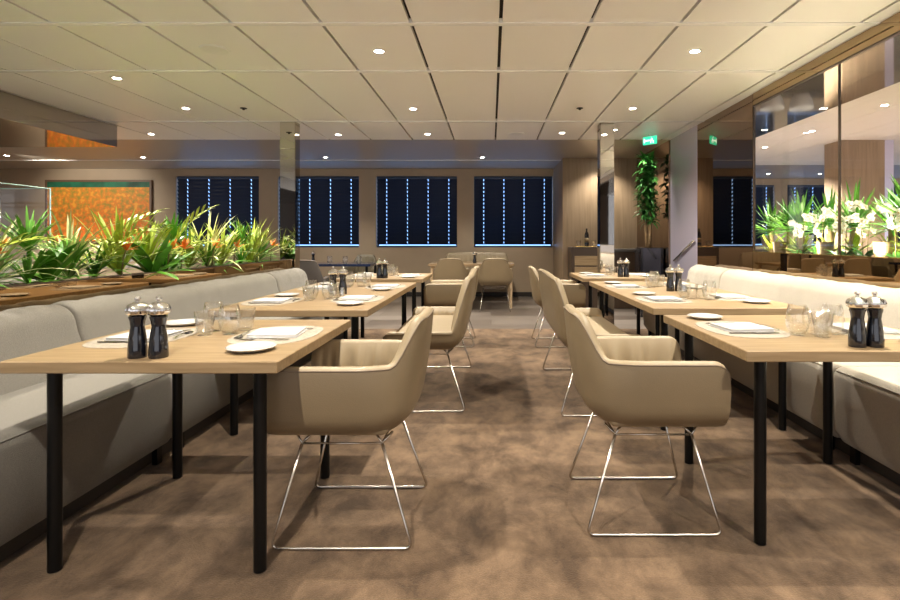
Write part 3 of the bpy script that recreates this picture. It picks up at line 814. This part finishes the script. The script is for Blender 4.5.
mills = [(-1.205, 1.79, 'nearest left table, left of the pair'), (-1.133, 1.79, 'nearest left table, right of the pair'),
         (-1.16, 3.86, 'long left table, left of the pair'), (-1.095, 3.88, 'long left table, right of the pair'),
         (-1.17, 5.5, 'far left table, left of the pair'), (-1.11, 5.5, 'far left table, right of the pair'),
         (1.375, 1.97, 'nearest right table, left of the pair'), (1.44, 1.97, 'nearest right table, right of the pair'),
         (1.40, 4.1, 'long right table, left of the pair'), (1.465, 4.1, 'long right table, right of the pair'),
         (1.40, 5.68, 'far right table, left of the pair'), (1.465, 5.68, 'far right table, right of the pair'),
         (-.28, 9.0, 'oak table below the windows'), (-3.1, 9.15, 'blue black table at the back left')]
for x, y, l in mills: mill.put((x, y, TZ), R.uniform(0, 1), 'black pepper mill with silver cap, ' + l, 'pepper mills')
for i, (x, y) in enumerate(((-2.75, 8.95), (-2.5, 9.0), (-2.25, 8.95))):
    wine.put((x, y, TZ), 0, 'glass on the blue black table at the back, ' + ('left one', 'middle one', 'right one')[i], 'glasses on the blue black table')
# small salt jars
salt = one('salt_jar', 'salt jar', lambda: lathe(B(), [(0, 0), (.018, 0), (.02, .04), (.014, .055), (.014, .065), (0, .066)], 16), 'cutlery')
salt.put((-1.05, 3.70, TZ), 0, 'small steel salt jar beside the pepper mills, long left table', 'salt jars')
salt.put((1.44, 3.92, TZ), 0, 'small steel salt jar beside the pepper mills, long right table', 'salt jars')

# ------------------------------------------------------------------ far right furniture
t = thing('sideboard', 'oak fronted sideboard with dark top against the oak wall', 'sideboard', (1.63, 9.05, 0))
build('carcass', bx(-.27, .24, -.2, .24, 0, 1.03, .004), 'dkwood', t)
for z in (.70, .88): 
    d = build('drawer', bx(-.22, .2, -.215, -.2, z-.16, z, .002), 'table', t)
build('tray', bx(-.2, .2, -.15, .15, 1.03, 1.045, .004), 'brass', t)
def mk_bottle():
    r = thing('wine_bottle', '', 'bottle')
    build('body', lathe(B(), [(0, 0), (.037, 0), (.038, .01), (.038, .19), (.03, .22), (.014, .25), (.0135, .30), (0, .30)], 20), 'lacquer', r, True, angle=50)
    build('label_band', lathe(B(), [(.0385, .06), (.0387, .06), (.0387, .14), (.0385, .14)], 20), 'tanpot', r, True); return r
Stock(mk_bottle).put((1.64, 9.0, 1.046), 0, 'dark wine bottle on the sideboard')
for i, x in enumerate((1.5, 1.76)): tumbler.put((x, 8.98, 1.046), 0, 'glass on the sideboard, %s of the bottle' % ('left', 'right')[i], 'sideboard glasses')
t = thing('console_cabinet', 'low dark console between the pillar and the tall plant', 'cabinet', (2.2, 9.0, 0))
build('carcass', bx(-.22, .3, -.2, .25, 0, .95, .01), 'dkwood', t); build('top', bx(-.24, .32, -.22, .26, .95, 1.0, .01), 'charcoal', t)
# solid bar standing in for a rail mirrored in the steel pillar
t = thing('rail_reflection', 'slanted steel bar standing in for a reflection on the steel pillar face', 'rail_reflection', (2.58, 7.1, 0))
bm = B(); tube(bm, [(0, .3, .86), (0, -.42, 1.14)], .014, 8); build('rail', bm, 'steel', t, True)
bm = B(); tube(bm, [(0, .2, .898), (.018, .2, .87)], .008, 6); tube(bm, [(0, -.3, 1.09), (.018, -.3, 1.06)], .008, 6); build('bracket', bm, 'chrome', t, True)

# ------------------------------------------------------------------ left side: painting, buffet
t = thing('painting', 'large orange and green abstract painting on the back wall', 'painting', (-7.97, YB-.03, 1.73))
build('canvas', bx(-1.04, 1.04, -.01, .012, -.60, .60), 'picture', t)
bm = B()
for (a, b, c, d) in ((-1.08, -1.04, -.64, .64), (1.04, 1.08, -.64, .64), (-1.04, 1.04, -.64, -.60), (-1.04, 1.04, .60, .64)): box(bm, a, b, -.02, .028, c, d)
build('frame', bm, 'pframe', t)
t = thing('buffet_counter', 'pale buffet counter behind the left planter', 'counter', (-4.9, 4.1, 0))
build('cabinet', bx(-.6, .6, -1.6, 1.0, 0, .76), 'oak', t); build('worktop', bx(-.65, .65, -1.65, 1.05, .76, .8, .004), 'counter', t)
t = thing('glass_guard', 'rectangular glass guard with steel rails over the buffet', 'glass guard', (-4.75, 4.1, .8))
build('front_glass', bx(-.55, .55, .9, .908, 0, .84), 'pane', t); build('side_glass', bx(.542, .55, -1.5, .9, 0.0, .84), 'pane', t)
bm = B(); tube(bm, [(.548, .905, 0), (.548, .905, .84)], .006, 6); tube(bm, [(-.55, .905, .84), (.548, .905, .84), (.548, -1.5, .84)], .004, 6); build('glass_edges', bm, 'glassedge', t)
bm = B(); tube(bm, [(-.5, .6, .72), (.35, .6, .72), (.35, -.6, .72)], .01, 6); tube(bm, [(-.5, .3, .70), (.25, .3, .70), (.25, -.6, .70)], .01, 6)
tube(bm, [(.35, .6, .72), (.35, .6, 0)], .008, 6); build('steel_rails', bm, 'chrome', t, True)
bowl = one('serving_bowl', 'bowl', lambda: lathe(B(), [(0, 0), (.08, 0), (.14, .05), (.19, .15), (.18, .15), (.13, .06), (0, .03)], 28), 'china')
for i, (x, y, l) in enumerate([(-4.55, 4.95, 'corner nearest the painting'), (-4.62, 4.45, 'second from the painting'), (-4.6, 3.95, 'third from the painting'), (-4.6, 3.45, 'nearest the camera')]):
    bowl.put((x, y, .801), 0, 'large white serving bowl on the buffet, ' + l, 'serving bowls on the buffet')
for i, (x, y) in enumerate([(-5.1, 7.6)]):
    t = thing('side_table', 'pale service table with white crockery below the painting', 'table', (x, y, 0))
    build('top', bx(-.5, .5, -.3, .3, .76, .8, .004), 'counter', t)
    for a in (-.44, .44):
        for b in (-.25, .25): build('leg', bx(a-.02, a+.02, b-.02, b+.02, 0, .76), 'black', t)
    for k in range(2): bowl.put((x-.25+.5*k, y, .801), 0, 'white bowl on the service table, ' + ('left one', 'right one')[k], 'bowls on the service table')

# ------------------------------------------------------------------ ceiling fittings and lights
WARM = (1.0, .92, .79)
def spot(name, loc, power, size=122, blend=.8, rad=.022, col=WARM, tgt=None):
    l = bpy.data.lights.new(name, 'SPOT'); l.energy = power; l.spot_size = math.radians(size); l.spot_blend = blend; l.shadow_soft_size = rad; l.color = col
    o = bpy.data.objects.new(name, l); COL.objects.link(o); o.location = loc
    if tgt: o.rotation_euler = (Vector(tgt)-Vector(loc)).to_track_quat('-Z', 'Y').to_euler()
    return o
def mk_down():
    r = thing('downlight', '', 'ceiling light')
    build('trim_ring', lathe(B(), [(.034, -.001), (.036, -.005), (.05, -.004), (.052, 0), (.034, 0)], 24), 'trimring', r, True)
    build('lamp_face', lathe(B(), [(0, -.003), (.034, -.003), (.034, -.0005), (0, -.0005)], 20), 'lamp', r)
    return r
down = Stock(mk_down)
P1 = 78
dl = [(-.86, 4.03, 'largest, above the aisle left of centre', P1), (1.565, 4.03, 'above the long right table', P1), (-3.35, 4.7, 'above the buffet, nearest', P1),
      (-3.36, 5.78, 'above the left planter end, second', P1), (-.86, 5.8, 'above the far left table', P1), (1.56, 5.78, 'above the far right table', P1),
      (-4.65, 7.18, 'beyond the mirrored bulkhead', P1), (-2.1, 7.22, 'just right of the left pillar', P1), (-.87, 7.18, 'above the timber floor, left of centre', P1*.8),
      (.96, 7.1, 'above the timber floor, right of centre', P1*.8), (1.62, 6.9, 'beside the right mirrored pillar', P1*.5),
      (-6.1, 9.2, 'in the gloss ceiling before the leftmost blind', 45), (-2.9, 9.2, 'in the gloss ceiling by the left pillar', 45), (-.15, 9.2, 'in the gloss ceiling above the back table', 45),
      (1.95, 8.95, 'in the gloss ceiling by the oak wall', 40), (-8.3, 9.0, 'added to brighten the painting', 150), (-6.5, 4.5, 'above the buffet, far left', P1), (-6.5, 7.0, 'far left beyond the bulkhead', P1),  # the downlight at the painting is added to brighten the canvas
      (-.86, 2.25, 'above the nearest left table, outside the frame', P1), (1.56, 2.25, 'above the nearest right table, outside the frame', P1),
      (-.86, .5, 'behind the camera left', P1), (1.56, .5, 'behind the camera right', P1), (-3.36, 2.25, 'above the left planter outside the frame', P1),
      (-.86, -1.5, 'far behind the camera left', P1), (1.56, -1.5, 'far behind the camera right', P1),
      (4.23, 5.64, 'adjoining room, nearest', P1*6), (4.27, 6.98, 'adjoining room, second', P1*6), (4.28, 8.2, 'adjoining room, third', P1*6), (6.07, 11.5, 'adjoining room by the blinds, left', 25), (7.2, 11.5, 'adjoining room by the blinds, right', 25), (4.3, 3.6, 'adjoining room, behind the glass', P1*6), (7.5, 6.5, 'adjoining room, far right', P1*4)]
for i, (x, y, l, p) in enumerate(dl):
    down.put((x, y, CZ), 0, 'round recessed downlight, ' + l, 'recessed downlights')
    spot('downlight_beam', (x, y, CZ-.03), p, col=(1, .96, .91) if x > 3 else WARM)
det = one('ceiling_speaker', 'speaker', lambda: lathe(B(), [(0, -.006), (.06, -.006), (.085, -.012), (.1, -.008), (.105, 0)], 28), 'trimring')
det.put((-2.1, 3.99, CZ-.0005), 0, 'round white ceiling speaker among the ceiling panels, nearest', 'ceiling speakers')
det.put((.35, 7.15, CZ-.0005), 0, 'round white ceiling speaker near the gloss ceiling', 'ceiling speakers')
nz = one('sprinkler', 'sprinkler', lambda: lathe(B(), [(0, -.02), (.012, -.02), (.014, -.008), (.035, -.006), (.037, 0)], 16), 'black')
nz.put((-2.72, 5.77, CZ-.0005), 0, 'small dark ceiling sprinkler left of the left pillar', 'sprinklers')
nz.put((.975, 5.77, CZ-.0005), 0, 'small dark ceiling sprinkler above the far right table', 'sprinklers')
t = thing('exit_sign', 'small green emergency exit sign hanging near the steel pillar', 'sign', (2.17, 7.17, CZ-.1), -.75)
build('sign_panel', bx(-.10, .10, -.006, .006, -.045, .065), 'signgreen', t)
bm = B(); z0 = -.03
box(bm, -.075, .0, -.0085, -.006, .0, .02); tube(bm, [(.03, -.008, .045), (.031, -.008, .046)], .012, 8)
box(bm, .015, .045, -.0085, -.006, .0, .03); box(bm, .045, .06, -.0085, -.006, -.03, .005); box(bm, .01, .022, -.0085, -.006, -.03, .005); box(bm, -.085, -.07, -.0085, -.006, -.02, .04)
build('sign_symbol', bm, 'signwhite', t); build('hanger', bx(-.01, .01, -.004, .004, .065, .0995), 'trimring', t)

# warm uplights in the right trough, then spots added to brighten single areas
for y in (2.9, 3.7, 4.5, 5.3):
    spot('planter_lamp', (2.68, y, 1.06), 9, 165, .6, .03, (1, .86, .60), (3.0, y-.1, 1.5))
    spot('glass_head_fill', (3.2, y, 2.5), 24, 90, .6, .04, (1, .90, .70), (2.85, y, 1.15))  # added overhead spots without fixtures, brighten the plants behind the glass
for y in (2.7, 3.6, 4.5, 5.4):
    spot('planter_fill', (-2.2, y, 2.52), 20, 75, .6, .04, (1, .90, .66), (-2.62, y, 1.1))  # added overhead spots that brighten the left planter
for y in (1.4, 2.7, 4.0, 5.3):
    spot('backrest_fill', (2.2, y, 2.56), 42, 80, .7, .03, WARM, (2.45, y, .8))  # added spots without fixtures that whiten the right backrests
spot('picture_fill', (-8.0, 8.6, 2.5), 42, 80, .7, .03, WARM, (-7.97, 10.7, 1.7))  # added spot aimed at the canvas to brighten it
spot('plant_fill', (2.2, 7.7, 2.56), 22, 80, .6, .03, WARM, (2.42, 8.0, 1.6))  # added spot that lifts the dark foliage of the tall plant
# ambient
w = bpy.data.worlds.new('world'); sc.world = w; w.use_nodes = True
w.node_tree.nodes['Background'].inputs[0].default_value = (.9, .9, .95, 1); w.node_tree.nodes['Background'].inputs[1].default_value = .5

# ------------------------------------------------------------------ camera
cam = bpy.data.cameras.new('camera'); co = bpy.data.objects.new('camera', cam); COL.objects.link(co)
co.location = (0, 0, 1.15); co.rotation_euler = (PI/2, 0, 0)
cam.sensor_width = 36; cam.lens = 21.0; cam.shift_x = -41/900; cam.shift_y = -60/900; cam.clip_start = .05
sc.camera = co
sc.view_settings.view_transform = 'Standard'; sc.view_settings.look = 'None'; sc.view_settings.gamma = 1; sc.view_settings.use_curve_mapping = False
sc.view_settings.exposure = 1.58
sc.cycles.max_bounces = 10; sc.cycles.diffuse_bounces = 5; sc.cycles.glossy_bounces = 5; sc.cycles.transparent_max_bounces = 24
sc.cycles.sample_clamp_indirect = 4; sc.cycles.caustics_reflective = False; sc.cycles.caustics_refractive = False
sc.cycles.use_denoising = True
